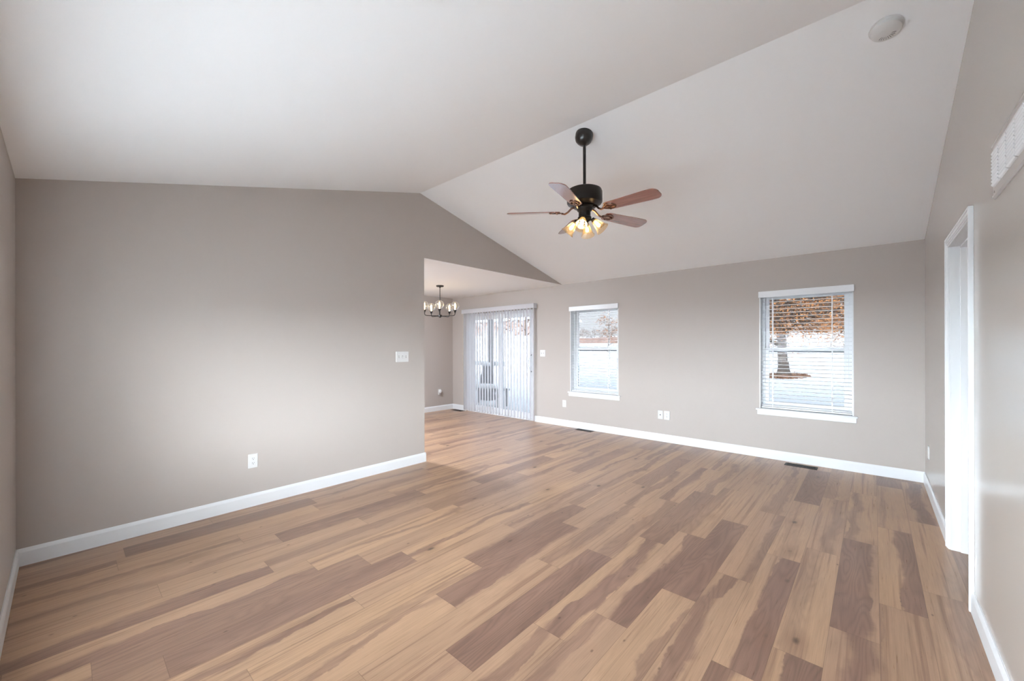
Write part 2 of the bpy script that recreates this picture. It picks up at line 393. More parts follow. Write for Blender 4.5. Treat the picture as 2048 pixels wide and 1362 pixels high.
baseboard('baseboard_left', (XL-T, YO), (XL+BT, YO), (0, 1))
baseboard('baseboard_back', (DOOR[1]+.03, YB), (XR, YB), (0, -1))
baseboard('baseboard_back', (XD, YB), (DOOR[0]-.03, YB), (0, -1))
baseboard('baseboard_right', (XR, 4.052), (XR, YB), (-1, 0))
baseboard('baseboard_right', (XR, YF), (XR, 3.13), (-1, 0))
baseboard('baseboard_front', (XL, YF), (XR, YF), (0, 1))
baseboard('baseboard_dining', (XD, DY0), (XD, YB), (1, 0))

# ------------------------------------------------------------------ doorway on the right
CT = 0.020; bm = NB()
jA, jB, jz = 3.19, 3.988, 2.038         # clear opening
def side_casing(inner, sgn):
    for a, b, t in [(0, .014, .010), (.014, .026, .013), (.026, .046, .016), (.046, .060, CT)]:
        y0, y1 = sorted((inner+sgn*a, inner+sgn*b)); box(bm, XR-t, XR, y0, y1, 0, jz+a+.0)
        box(bm, XR-t, XR, y0, y1, jz+a, jz+b)
side_casing(jA-.004, -1); side_casing(jB+.004, 1)
for a, b, t in [(0, .014, .010), (.014, .026, .013), (.026, .046, .016), (.046, .060, CT)]:
    box(bm, XR-t, XR, jA-.004-a, jB+.004+a, jz+a, jz+b)
door = struct('door_1', bm, M_trim, 'white cased doorway in the right wall', 'doorway', bevel=0.0015)
bm = NB()
box(bm, XR, XR+T, DY_A, jA, 0, jz); box(bm, XR, XR+T, jB, DY_B, 0, jz); box(bm, XR, XR+T, DY_A, DY_B, jz, DZ)
struct('door_jamb', bm, M_trim, parent=door)
bm = NB()
box(bm, XR+.046, XR+.084, jA, jA+.011, 0, jz); box(bm, XR+.046, XR+.084, jB-.011, jB, 0, jz); box(bm, XR+.046, XR+.084, jA, jB, jz-.011, jz)
struct('door_stop', bm, M_trim, parent=door)
# small hall beyond the doorway
bm = NB(); box(bm, 1.9, 2.0, 2.2, 5.0, 0, H); box(bm, XR+T, 1.9, 2.1, 2.2, 0, H); box(bm, XR+T, 1.9, 5.0, 5.1, 0, H)
struct('wall_hall', bm, M_wall, 'hall walls beyond the doorway', 'wall')
bm = NB(); box(bm, XR+T, 2.0, 2.1, 5.1, H, H+.1); struct('ceiling', bm, M_ceil, 'hall ceiling beyond the doorway', 'ceiling')
hl = thing('added_ceiling_light', 'added unseen fill light in the hall beyond the doorway', 'ceiling light', (1.2, 3.6, H))  # added unseen lamp, lights the doorway from the hall
bm = NB(); lathe(bm, [(0, 0), (.15, 0), (.155, -.015), (.15, -.03), (0, -.03)], 32); obj('base_ring', bm, M_bronze, hl)
bm = NB(); lathe(bm, [(.14, -.03), (.13, -.06), (.09, -.085), (0, -.095)], 32); obj('diffuser', bm, emit('added hall fill diffuser', (1, .93, .84, 1), 9), hl)

kl = thing('added_ceiling_light', '', 'ceiling light', (0, 0, 0))  # added unseen lamp to brighten the dining area
q = NB(); lathe(q, [(0, 0), (.17, 0), (.175, -.015), (.17, -.03), (0, -.03)], 32); obj('base_ring', q, M_bronze, kl)
q = NB(); lathe(q, [(.16, -.03), (.15, -.06), (.10, -.085), (0, -.095)], 32); obj('diffuser', q, emit('added dining fill diffuser', (.86, .97, 1.10, 1), 220), kl)
kl.location = (-5.45, 2.75, H-.004); kl['label'] = 'added unseen fill light over the hidden end of the dining area'
# ------------------------------------------------------------------ windows
def make_window(idx, x0, x1, z0, z1, label):
    xm = (x0+x1)/2
    fr = NB(); t = .012       # white lined reveal
    box(fr, x0, x0+t, YB, YB+.11, z0, z1); box(fr, x1-t, x1, YB, YB+.11, z0, z1)
    box(fr, x0, x1, YB, YB+.11, z1-t, z1)
    win = struct('window_%d' % idx, fr, M_trim, label, 'window')
    m = NB(); a, b = YB+.10, YB+.165; f = .045
    box(m, x0, x0+f, a, b, z0, z1); box(m, x1-f, x1, a, b, z0, z1); box(m, x0+f, x1-f, a, b, z1-f, z1); box(m, x0+f, x1-f, a, b, z0, z0+f)
    struct('window_frame', m, M_vinyl, parent=win, bevel=.003)
    mz = z0+.72
    def sash(name, za, zb, ya, yb, s=.040):
        q = NB(); X0_, X1_ = x0+f, x1-f
        box(q, X0_, X0_+s, ya, yb, za, zb); box(q, X1_-s, X1_, ya, yb, za, zb)
        box(q, X0_+s, X1_-s, ya, yb, za, za+s); box(q, X0_+s, X1_-s, ya, yb, zb-s, zb)
        o = struct(name, q, M_vinyl, parent=win, bevel=.003)
        g = NB(); box(g, X0_+s-.004, X1_-s+.004, (ya+yb)/2-.002, (ya+yb)/2+.002, za+s-.004, zb-s+.004)
        struct('pane', g, M_lowe, parent=o)
    sash('upper_sash', mz-.028, z1-f, YB+.132, YB+.155)
    sash('lower_sash', z0+f, mz+.028, YB+.105, YB+.130)
    q = NB(); box(q, xm-.03, xm+.03, YB+.088, YB+.106, mz+.028, mz+.040); box(q, xm-.008, xm+.02, YB+.085, YB+.10, mz+.040, mz+.052)
    struct('sash_lock', q, M_vinyl, parent=win, bevel=.002)
    q = NB(); box(q, x0-.035, x1+.035, YB-.032, YB+.002, z0-.020, z0); box(q, x0+.001, x1-.001, YB, YB+.11, z0-.018, z0+.002)
    struct('window_sill', q, M_trim, parent=win, bevel=.004)
    q = NB(); box(q, x0-.022, x1+.022, YB-.014, YB, z0-.075, z0-.020)
    struct('apron', q, M_trim, parent=win, bevel=.002)
    return win
make_window(1, *WIN[0], 'white framed double-hung window nearest the sliding door')
make_window(2, *WIN[1], 'white framed double-hung window nearest the right corner')

def make_blind(x0, x1, z0, z1, label):
    yb = YB+.046; b = thing('window_blind', label, 'blind', ((x0+x1)/2, yb, z1), group=None)
    hw = (x1-x0)/2-.014; hgt = z1-z0
    q = NB(); box(q, -hw-.020, hw+.020, -.074, -.058, -.068, .008); box(q, -hw-.020, -hw-.010, -.058, -.046, -.068, .008); box(q, hw+.010, hw+.020, -.058, -.046, -.068, .008)
    obj('valance', q, M_blind, b, smooth=False, bevel=.004)
    q = NB(); box(q, -hw, hw, -.027, .027, -.055, -.014); obj('headrail', q, M_blind, b, smooth=False)
    q = NB(); n = 30; top = -.075; bot = -hgt+.045
    for i in range(n):
        z = top+(bot-top)*i/(n-1)
        # gently crowned slat
        prof = [(-.025, -.0012), (-.012, .0008), (0, .0015), (.012, .0008), (.025, -.0012), (.025, -.0040), (.012, -.0020), (0, -.0014), (-.012, -.0020), (-.025, -.0040)]
        ang = math.radians(2.0)
        pr = [(y*math.cos(ang)-zz*math.sin(ang), z+y*math.sin(ang)+zz*math.cos(ang)) for y, zz in prof]
        prism(q, pr, 'x', -hw+.003, hw-.003)
    obj('slats', q, M_blind, b, smooth=False)
    q = NB(); box(q, -hw+.003, hw-.003, -.025, .025, -hgt+.008, -hgt+.024); obj('bottom_rail', q, M_blind, b, smooth=False, bevel=.003)
    for sx in (-.72, .60):
        q = NB()
        for yy in (-.0275, .0275): box(q, sx*hw-.004, sx*hw+.004, yy-.0006, yy+.0006, -hgt+.02, -.05)
        obj('ladder_tape', q, M_blind, b, smooth=False)
    q = NB(); tube(q, [(-hw+.07, -.04, -.055), (-hw+.07, -.042, -.70)], .0035, 8); obj('tilt_wand', q, M_blind, b)
    return b
make_blind(*WIN[0], 'white horizontal blind in the window nearest the sliding door')
make_blind(*WIN[1], 'white horizontal blind in the window nearest the right corner')

# ------------------------------------------------------------------ sliding door and its vertical blind
x0, x1, _, z1 = DOOR
q = NB(); box(q, x0, x0+.04, YB+.01, YB+.15, 0, z1); box(q, x1-.04, x1, YB+.01, YB+.15, 0, z1); box(q, x0+.04, x1-.04, YB+.01, YB+.15, z1-.045, z1); box(q, x0+.04, x1-.04, YB+.01, YB+.15, 0, .03)
sd = struct('door_2', q, M_vinyl, 'white sliding glass door behind vertical blinds', 'sliding door', bevel=.003)
xm = (x0+x1)/2
def panel(a, b, y0, y1, name):   # clear panes
    s = .075; q = NB(); za, zb = .03, z1-.045
    box(q, a, a+s, y0, y1, za, zb); box(q, b-s, b, y0, y1, za, zb); box(q, a+s, b-s, y0, y1, za, za+.10); box(q, a+s, b-s, y0, y1, zb-.085, zb)
    o = struct(name, q, M_vinyl, parent=sd, bevel=.003)
    g = NB(); box(g, a+s-.004, b-s+.004, (y0+y1)/2-.003, (y0+y1)/2+.003, za+.10, zb-.085); struct('pane', g, M_slider, parent=o)
    return o
panel(x0+.04, xm+.04, YB+.095, YB+.130, 'fixed_panel')
sp_ = panel(xm-.04, x1-.04, YB+.045, YB+.080, 'sliding_panel')
q = NB(); tube(q, [(x1-.085, YB+.045, .90), (x1-.09, YB-.0, .93), (x1-.10, YB-.022, 1.0), (x1-.105, YB-.026, 1.06), (x1-.10, YB-.022, 1.12), (x1-.09, YB-.0, 1.19), (x1-.085, YB+.045, 1.22)], .0065, 10)
struct('handle', q, M_handle, parent=sp_)

vb = thing('vertical_blind', 'white vertical vane blind hanging over the sliding door', 'blind', (-5.545, YB, 2.155))
q = NB(); box(q, -.985, .985, -.105, -.093, -.085, 0); box(q, -.985, -.972, -.093, 0, -.085, 0); box(q, .972, .985, -.093, 0, -.085, 0); box(q, -.972, .972, -.093, 0, -.010, 0)
obj('valance', q, M_vane, vb, smooth=False, bevel=.002)
q = NB(); box(q, -.95, .95, -.068, -.032, -.05, -.012); obj('headrail', q, mat('grey headrail', lin(170, 170, 175), .4), vb, smooth=False)
def vane_mesh():
    q = NB(); n = 6; w_ = .089; zt, zb = -.058, -2.13
    pts = []
    for i in range(n+1):
        t = i/n-.5; pts.append((t*w_, .006*(1-(2*t)**2)))
    A = [(x, y) for x, y in pts]+[(x, y-.0011) for x, y in reversed(pts)]
    prism(q, A, 'z', zb, zt); box(q, -.004, .004, -.002, .006, -.06, -.045)
    return q
v0 = None; NV = 25
for i in range(NV):
    x = -.945+i*(1.885/(NV-1))
    if v0 is None: v0 = obj('vane', vane_mesh(), M_vane, vb); v = v0
    else: v = v0.copy(); COL.objects.link(v)
    v.location = (x, -.052, 0)
    ang = 66+random.uniform(-3, 3)+(10 if x < -.6 else 0)
    v.rotation_euler = (0, 0, math.radians(180-ang))
q = NB()
for k in range(10): sphere(q, (.955, -.06, -.09-k*.012), .003, 6, 4)
tube(q, [(.955, -.062, -.06), (.957, -.066, -1.05)], .0022, 6); obj('control_cord', q, M_vane, vb)

# ------------------------------------------------------------------ outlets, switches, registers
def face_frame(axis):   # local x across, z up, -y out of the wall
    return {'back': 0, 'left': math.radians(90), 'right': math.radians(-90), 'dining': math.radians(90)}[axis]
def plate_mesh(w_, h):
    q = NB(); b = .004
    prism(q, [(-w_/2, 0), (w_/2, 0), (w_/2, -.002), (w_/2-b, -.006), (-w_/2+b, -.006), (-w_/2, -.002)], 'z', -h/2+b, h/2-b)
    prism(q, [(-w_/2+b*.3, 0), (w_/2-b*.3, 0), (w_/2-b, -.005), (-w_/2+b, -.005)], 'z', -h/2, h/2)
    return q
def outlet(loc, axis, label, w_=.074, h=.118):
    t = thing('wall_outlet', label, 'outlet', loc, (0, 0, face_frame(axis)), group=None)
    obj('cover_plate', plate_mesh(w_, h), M_plate, t, smooth=False)
    for s in (-1, 1):
        z = s*.0195; q = NB()
        prism(q, [(.0165*math.cos(a)*1.0, max(-.0142, min(.0142, .0172*math.sin(a)))) for a in [2*PI*k/20 for k in range(20)]], 'y', -.0085, -.004)
        r = obj('receptacle', q, M_plate, t, (0, 0, z), smooth=False)
        q = NB(); box(q, -.0072, -.0048, -.0089, -.008, .0005, .009); box(q, .0048, .0068, -.0089, -.008, .001, .008)
        prism(q, [(.0028*math.cos(a), -.006+.0028*math.sin(a)) for a in [2*PI*k/10 for k in range(10)]], 'y', -.0089, -.008)
        obj('slot', q, M_slot, r, smooth=False)
    q = NB(); lathe(q, [(0, -.0068), (.003, -.0062), (.003, -.005)], 10, Matrix.Rotation(0, 4, 'X')); 
    bmesh.ops.rotate(q, cent=(0, 0, 0), matrix=Matrix.Rotation(-PI/2, 3, 'X'), verts=q.verts)
    obj('screw', q, M_plate, t)
    return t
outlet((XL, 1.094, .390), 'left', 'white duplex outlet on the left partition wall')
outlet((-3.966, YB, .388), 'back', 'white duplex outlet left of the window nearest the sliding door')
outlet((-2.199, YB, .383), 'back', 'white duplex outlet, right one of the pair between windows', .084, .124)
outlet((XR, 5.40, .375), 'right', 'white outlet seen edge-on near the right corner')
def switch(loc, axis, gangs, label, w_):
    t = thing('light_switch', label, 'light switch', loc, (0, 0, face_frame(axis)))
    obj('cover_plate', plate_mesh(w_, .118), M_plate, t, smooth=False)
    for k in range(gangs):
        x = (k-(gangs-1)/2)*.046
        q = NB(); box(q, x-.0055, x+.0055, -.0066, -.0055, -.0125, .0125); obj('toggle_slot', q, mat('recess', lin(150, 147, 143), .5), t, smooth=False)
        q = NB(); up_ = 1 if k != 1 else -1
        prism(q, [(-.0055, -.006), (-.018, .004*up_), (-.018, .009*up_), (-.0055, .006)] if up_ > 0 else [(-.0055, -.006), (-.018, -.009), (-.018, -.004), (-.0055, .006)], 'x', x-.004, x+.004)
        obj('toggle', q, M_plate, t, smooth=False, bevel=.0008)
    for k in range(gangs):
        for s in (-1, 1):
            x = (k-(gangs-1)/2)*.046; q = NB(); sphere(q, (x, -.006, s*.030), .003, 8, 6, (1, .4, 1)); obj('screw', q, M_plate, t)
    return t
switch((XL, 2.582, 1.261), 'left', 3, 'white three-toggle switch plate beside the dining opening', .166)
switch((-4.432, YB, 1.251), 'back', 2, 'white two-toggle switch plate right of the sliding door', .118)
cj = thing('cable_jack', 'white cable jack plate, left one of the pair between windows', 'wall jack', (-2.293, YB, .383))
obj('cover_plate', plate_mesh(.074, .120), M_plate, cj, smooth=False)
q = NB(); lathe(q, [(.008, 0), (.008, .006), (.005, .006), (.005, .014), (.0015, .014), (0, .012)], 12, Matrix.Rotation(PI/2, 4, 'X') @ Matrix.Translation((0, 0, .004)))
obj('coaxial_socket', q, M_handle, cj)
# plug-in air freshener on the dining wall
pf = thing('plug_in_freshener', 'small white plug-in freshener low on the far dining wall', 'air freshener', (XD, 5.395, .400), (0, 0, PI/2))
q = NB(); sphere(q, (0, -.030, .012), .030, 16, 12, (1.1, .9, 1.25)); obj('body', q, M_plate, pf)
q = NB(); lathe(q, [(0, -.055), (.016, -.052), (.018, -.03), (.014, -.018)], 14, Matrix.Translation((0, -.034, 0))); obj('refill_bottle', q, mat('grey bottle', lin(150, 140, 138), .3), pf)
obj('cover_plate', plate_mesh(.074, .118), M_plate, pf, smooth=False)

def register(loc, L, W, rz, label):
    t = thing('floor_register', label, 'floor vent', loc, (0, 0, rz), group=None)
    q = NB(); b = .016; z = .004
    for a in ((-L/2, L/2, -W/2, -W/2+b), (-L/2, L/2, W/2-b, W/2), (-L/2, -L/2+b, -W/2+b, W/2-b), (L/2-b, L/2, -W/2+b, W/2-b)):
        box(q, *a, 0, z)
    obj('rim', q, M_vent, t, smooth=False, bevel=.001)
    q = NB(); box(q, -L/2+b, L/2-b, -W/2+b, W/2-b, .0003, .0008); obj('duct_shadow', q, mat('duct shade black', lin(10, 8, 8), .9), t, smooth=False)  # dark sheet painted in for the shade inside the duct
    q = NB(); n = int((L-2*b)/.013)
    for i in range(n):
        x = -L/2+b+(i+.5)*(L-2*b)/n
        box(q, x-.0022, x+.0022, -W/2+b, W/2-b, .001, z-.0004)
    box(q, -L/2+b, L/2-b, -.003, .003, .001, z)
    obj('grille_bars', q, M_vent, t, smooth=False)
    return t
register((-.618, 5.620, .0), .305, .125, 0, 'dark brown floor register below the window nearest the right corner')
register((-3.515, 5.680, .0), .305, .115, 0, 'dark brown floor register below the window nearest the sliding door')
register((-6.66, 5.66, .0), .33, .13, 0, 'dark brown floor register in the dining corner by the blind')

# return air grille high on the right wall
ra = thing('return_air_grille', 'greige return air grille high on the right wall', 'vent', (XR, 2.62, 1.992), (0, 0, 0))
GY, GZ = -.86, .235        # extends towards the viewer and up
M_ral = mat('greige painted metal', lin(186, 177, 170), rough=0.3)
q = NB(); prism(q, [(0, 0), (-.004, 0), (-.010, .006), (-.010, .014), (-.007, .018), (-.008, GZ-.026), (-.012, GZ-.022), (-.012, GZ-.012), (-.004, GZ), (0, GZ)], 'y', GY, -.0)
bmesh.ops.recalc_face_normals(q, faces=q.faces)
obj('frame', q, M_ral, ra, smooth=False)
q = NB(); ny = 6; colw = .125
for c in range(ny):
    ya = -.032-c*.1235; yb_ = ya-.112
    for r in range(10):
        z = .044+r*.0142
        prism(q, [(-.008, z-.001), (-.0135, z+.0015), (-.0175, z+.006), (-.0185, z+.0105), (-.0165, z+.0105), (-.0155, z+.006), (-.0125, z+.003), (-.008, z+.001)], 'y', yb_, ya)
obj('louvers', q, mat('white stamped louver', lin(240, 240, 240), .25), ra, smooth=False)
for yy in (-.05, -.81): q = NB(); sphere(q, (-.0125, yy, .020), .005, 8, 6, (.4, 1, 1)); obj('screw', q, M_ral, ra)

# smoke detector on the sloping ceiling
sl = -math.atan((RZ-H)/(YB-RY))
det = thing('smoke_detector', 'round white smoke detector on the sloping ceiling', 'smoke detector', (.056, 3.050, ceil_z(3.050)), (sl, 0, 0))
q = NB(); lathe(q, [(0, 0), (.070, 0), (.070, -.008), (.067, -.010), (.067, -.020), (.064, -.028), (.050, -.036), (.022, -.039), (0, -.0395)], 40); obj('housing', q, M_plate, det)
q = NB(); lathe(q, [(.0705, -.0082), (.0735, -.0085), (.0735, -.0), (.0705, -.0)], 40); obj('base_ring', q, M_plate, det)
q = NB(); lathe(q, [(0, -.0425), (.010, -.0420), (.0115, -.0395), (.0115, -.036)], 16, Matrix.Translation((-.018, -.012, .002))); obj('test_button', q, M_plate, det)
q = NB()
for k in range(9): box(q, .026, .044, -.0008, .0008, -.0392, -.0370, Matrix.Rotation(math.radians(20+k*14), 4, 'Z'))
obj('vent_slots', q, mat('grey slot', lin(120, 118, 118), .6), det, smooth=False)

# ------------------------------------------------------------------ ceiling fan
FX, FY = -1.814, 2.942; FZ = ceil_z(FY)
fan = thing('ceiling_fan', 'dark bronze ceiling fan with five cherry wood blades and four lit shades', 'ceiling fan', (FX, FY, FZ))
def fz(z): return z-FZ
q = NB(); lathe(q, [(0, .01), (.070, .01), (.074, -.008), (.074, -.040), (.068, -.062), (.050, -.084), (.030, -.096), (.022, -.100), (0, -.100)], 36, Matrix.Rotation(sl, 4, 'X'))
obj('canopy', q, M_black, fan)
q = NB(); tube(q, [(0, 0, -.085), (0, 0, fz(2.70))], .0130, 16); lathe(q, [(.013, fz(2.725)), (.022, fz(2.715)), (.026, fz(2.70)), (.026, fz(2.69))], 20)
obj('downrod', q, M_black, fan)
q = NB(); lathe(q, [(0, fz(2.706)), (.080, fz(2.704)), (.124, fz(2.700)), (.141, fz(2.691)), (.148, fz(2.672)), (.148, fz(2.590)), (.140, fz(2.578)), (.120, fz(2.570)), (.105, fz(2.560)), (0, fz(2.560))], 48)
obj('motor_housing', q, M_bronze, fan)
q = NB(); lathe(q, [(.090, fz(2.562)), (.092, fz(2.548)), (.070, fz(2.540)), (.060, fz(2.520)), (.050, fz(2.512)), (.050, fz(2.470)), (.058, fz(2.464)), (.058, fz(2.448)), (.040, fz(2.440)), (0, fz(2.438))], 36)
obj('switch_housing', q, M_bronze, fan)
M_cherry = bpy.data.materials.new('cherry wood blade'); M_cherry.use_nodes = True
n = M_cherry.node_tree; b = n.nodes['Principled BSDF']
t_ = n.nodes.new('ShaderNodeTexCoord'); mp = n.nodes.new('ShaderNodeMapping'); mp.inputs['Scale'].default_value = (2, 26, 2)
ns = n.nodes.new('ShaderNodeTexNoise'); ns.inputs['Scale'].default_value = 1.6; ns.inputs['Detail'].default_value = 5; cr = n.nodes.new('ShaderNodeValToRGB')
cr.color_ramp.elements[0].color = lin(124, 74, 66); cr.color_ramp.elements[1].color = lin(152, 98, 86); cr.color_ramp.elements[0].position = .3; cr.color_ramp.elements[1].position = .7
n.links.new(t_.outputs['Object'], mp.inputs[0]); n.links.new(mp.outputs[0], ns.inputs['Vector']); n.links.new(ns.outputs['Fac'], cr.inputs[0]); n.links.new(cr.outputs[0], b.inputs['Base Color'])
b.inputs['Roughness'].default_value = .25; b.inputs['Specular IOR Level'].default_value = .8; b.inputs['Coat Weight'].default_value = 1.0; b.inputs['Coat Roughness'].default_value = .12; b.inputs['Coat IOR'].default_value = 1.8
def blade_outline():
    pts = []
    r0, r1 = .205, .665
    w0, w1 = .056, .070
    pts.append((r0, -w0*.75)); pts.append((r0+.03, -w0))
    pts.append((r1-.09, -w1))
    c = .055
    for k in range(1, 7): a = -PI/2+k*(PI/2)/7; pts.append((r1-c+c*math.cos(a), -w1+c+c*math.sin(a)))
    for k in range(1, 7): a = k*(PI/2)/7; pts.append((r1-c+c*math.cos(a), w1-c+c*math.sin(a)))
    pts.append((r1-.09, w1)); pts.append((r0+.03, w0)); pts.append((r0, w0*.75))
    return pts
def blade_mesh():
    q = NB(); prism(q, blade_outline(), 'z', -.003, .003); return q
def iron_mesh():
    q = NB()
    # curved arm out of the motor and a pierced leaf bracket below the blade
    tube(q, [(.075, 0, .042), (.110, 0, .030), (.140, 0, .000), (.165, 0, -.014), (.195, 0, -.010)], [.010, .009, .008, .008, .007], 10)
    def ring_(cx, a, b_, z, w_, tt=.004, n_=24):
        o_ = []; i_ = []
        for k in range(n_):
            an = 2*PI*k/n_; x = math.cos(an); y = math.sin(an); taper = 1-.45*(x < 0)*abs(x)
            o_.append((cx+a*x, b_*y*taper)); i_.append((cx+(a-w_)*x, (b_-w_)*y*taper))
        vs = [[q.verts.new((p[0], p[1], zz)) for p in P] for P, zz in ((o_, z), (i_, z), (o_, z+tt), (i_, z+tt))]
        for k in range(n_):
            j = (k+1) % n_
            q.faces.new((vs[0][k], vs[0][j], vs[1][j], vs[1][k])); q.faces.new((vs[2][k], vs[3][k], vs[3][j], vs[2][j]))
            q.faces.new((vs[0][k], vs[2][k], vs[2][j], vs[0][j])); q.faces.new((vs[1][k], vs[1][j], vs[3][j], vs[3][k]))
    ring_(.240, .062, .044, -.010, .012, .006); ring_(.232, .030, .018, -.012, .008, .008)
    box(q, .180, .300, -.005, .005, -.010, -.004)
    for (x, y) in ((.285, 0), (.235, .037), (.235, -.037)): lathe(q, [(0, -.015), (.006, -.013), (.007, -.008)], 10, Matrix.Translation((x, y, 0)))
    return q
bl0 = None
HZ = 2.512
for k in range(5):
    a = math.radians(-148.1+72*k)
    dz = (-.0254*math.cos(a)-.019*math.sin(a))*.45
    droop = math.atan2(dz, .45)
    if bl0 is None:
        bl0 = obj('blade', blade_mesh(), M_cherry, fan, smooth=False, bevel=.0015); ir0 = obj('blade_iron', iron_mesh(), M_brass, bl0)
        bl0['label'] = 'glossy cherry wood blade'; bl = bl0
    else:
        bl = bl0.copy(); COL.objects.link(bl); ir = ir0.copy(); COL.objects.link(ir); ir.parent = bl
    m_ = Matrix.Translation((0, 0, fz(HZ))) @ Matrix.Rotation(a, 4, 'Z') @ Matrix.Rotation(-droop, 4, 'Y') @ Matrix.Rotation(math.radians(-13), 4, 'X')
    bl.location = m_.to_translation(); bl.rotation_euler = m_.to_euler()
# light kit
ph0 = math.atan2(10, 26)
fwa = math.atan2(fw.y, fw.x)
sh0 = None
def shade_mesh():
    q = NB(); prof = [(.020, .010), (.024, 0), (.027, -.018), (.033, -.045), (.040, -.072), (.048, -.094), (.058, -.108), (.0575, -.109), (.046, -.0945), (.038, -.072), (.031, -.045), (.025, -.018), (.022, 0)]
    lathe(q, prof, 144, rib=lambda an, k: .040*math.sin(24*an)*(1 if 1 < k < 12 else 0)); return q
for k in range(4):
    # direction (right, forward) of each shade as seen in the photograph
    a = fwa-PI/2-ph0+PI/2*k
    tilt = math.radians(42)
    if sh0 is None:
        q = NB(); tube(q, [(-.052, 0, .030), (-.030, 0, .034), (-.012, 0, .024), (0, 0, .008)], .008, 10)
        tube(q, [(0, 0, .020), (0, 0, -.010)], [.018, .021], 16); arm0 = obj('light_arm', q, M_bronze, fan)
        sh0 = obj('light_shade', shade_mesh(), M_shade, arm0); sh0['label'] = 'clear amber ribbed glass bell shade'
        q = NB(); lathe(q, [(0, -.012), (.009, -.014), (.010, -.03), (.0140, -.046), (.0150, -.058), (.010, -.070), (0, -.075)], 16); bu0 = obj('bulb', q, M_bulb, arm0)
        arm = arm0
    else:
        arm = arm0.copy(); COL.objects.link(arm)
        for c in (sh0, bu0):
            d = c.copy(); COL.objects.link(d); d.parent = arm
    m_ = Matrix.Translation((0, 0, fz(2.430))) @ Matrix.Rotation(a, 4, 'Z') @ Matrix.Translation((.078, 0, 0)) @ Matrix.Rotation(-tilt, 4, 'Y')
    arm.location = m_.to_translation(); arm.rotation_euler = m_.to_euler()
q = NB(); lathe(q, [(.030, fz(2.440)), (.020, fz(2.425)), (.022, fz(2.400)), (.028, fz(2.392)), (.024, fz(2.386)), (0, fz(2.384))], 20); obj('centre_finial', q, M_bronze, fan)

# ------------------------------------------------------------------ chandelier in the dining area
CX, CY = -5.606, 4.370
ch = thing('chandelier', 'black five-arm chandelier with clear glass globes over the dining area', 'chandelier', (CX, CY, H-.004))
def cz(z): return z-(H-.004)
q = NB(); lathe(q, [(0, 0), (.065, 0), (.066, -.012), (.060, -.020), (.012, -.024), (.012, -.04), (0, -.04)], 28); obj('canopy', q, M_chand, ch)
q = NB(); tube(q, [(0, 0, -.03), (0, 0, cz(1.92))], .0062, 12); obj('stem', q, M_chand, ch)
q = NB(); lathe(q, [(0, cz(1.935)), (.014, cz(1.932)), (.034, cz(1.922)), (.036, cz(1.900)), (.028, cz(1.890)), (.012, cz(1.885)), (.010, cz(1.876)), (0, cz(1.874))], 24); obj('hub', q, M_chand, ch)
camdir = math.atan2(-CY, -CX)-.03
am0 = None
for k in range(5):
    a = camdir+2*PI*k/5
    if am0 is None:
        q = NB(); R_ = .272
        tube(q, [(.02, 0, cz(1.908)), (R_-.045, 0, cz(1.908)), (R_-.018, 0, cz(1.913)), (R_-.004, 0, cz(1.928)), (R_, 0, cz(1.950)), (R_, 0, cz(1.968))], .0062, 10)
        am0 = obj('arm', q, M_chand, ch)
        q = NB(); lathe(q, [(.007, cz(1.950)), (.010, cz(1.962)), (.027, cz(2.002)), (.027, cz(2.007)), (.0, cz(2.007))], 20, Matrix.Translation((R_, 0, 0))); cu0 = obj('socket_cup', q, M_chand, am0)
        q = NB(); lathe(q, [(.020, -.072), (.030, -.0690), (.050, -.056), (.068, -.032), (.0755, 0), (.068, .032), (.050, .056), (.026, .0708), (0, .0755)], 32, Matrix.Translation((R_, 0, cz(2.077)))); gl0 = obj('glass_globe', q, M_globe, am0)
        q = NB(); lathe(q, [(0, -.068), (.010, -.066), (.011, -.045), (.0145, -.02), (.0145, .02), (.012, .036), (.005, .046), (0, .048)], 16, Matrix.Translation((R_, 0, cz(2.075)))); bb0 = obj('bulb', q, M_bulb2, am0)
        am = am0
    else:
        am = am0.copy(); COL.objects.link(am)
        for c in (cu0, gl0, bb0): d = c.copy(); COL.objects.link(d); d.parent = am
    am.rotation_euler = (0, 0, a)

# ------------------------------------------------------------------ unseen window added behind the viewer to light the room
a0, a1, b0, b1 = FW
q = NB(); f = .05
for X in (a0, a0+(a1-a0)/3, a0+2*(a1-a0)/3, a1): box(q, X-f/2, X+f/2, YF-.09, YF-.04, b0, b1)
box(q, a0, a1, YF-.09, YF-.04, b0, b0+f); box(q, a0, a1, YF-.09, YF-.04, b1-f, b1)
w3 = struct('window_3', q, M_vinyl, 'added unseen window in the wall behind the viewer, lighting the room', 'window')
q = NB(); box(q, a0, a1, YF-.068, YF-.064, b0+f, b1-f); struct('pane', q, M_glass, parent=w3)

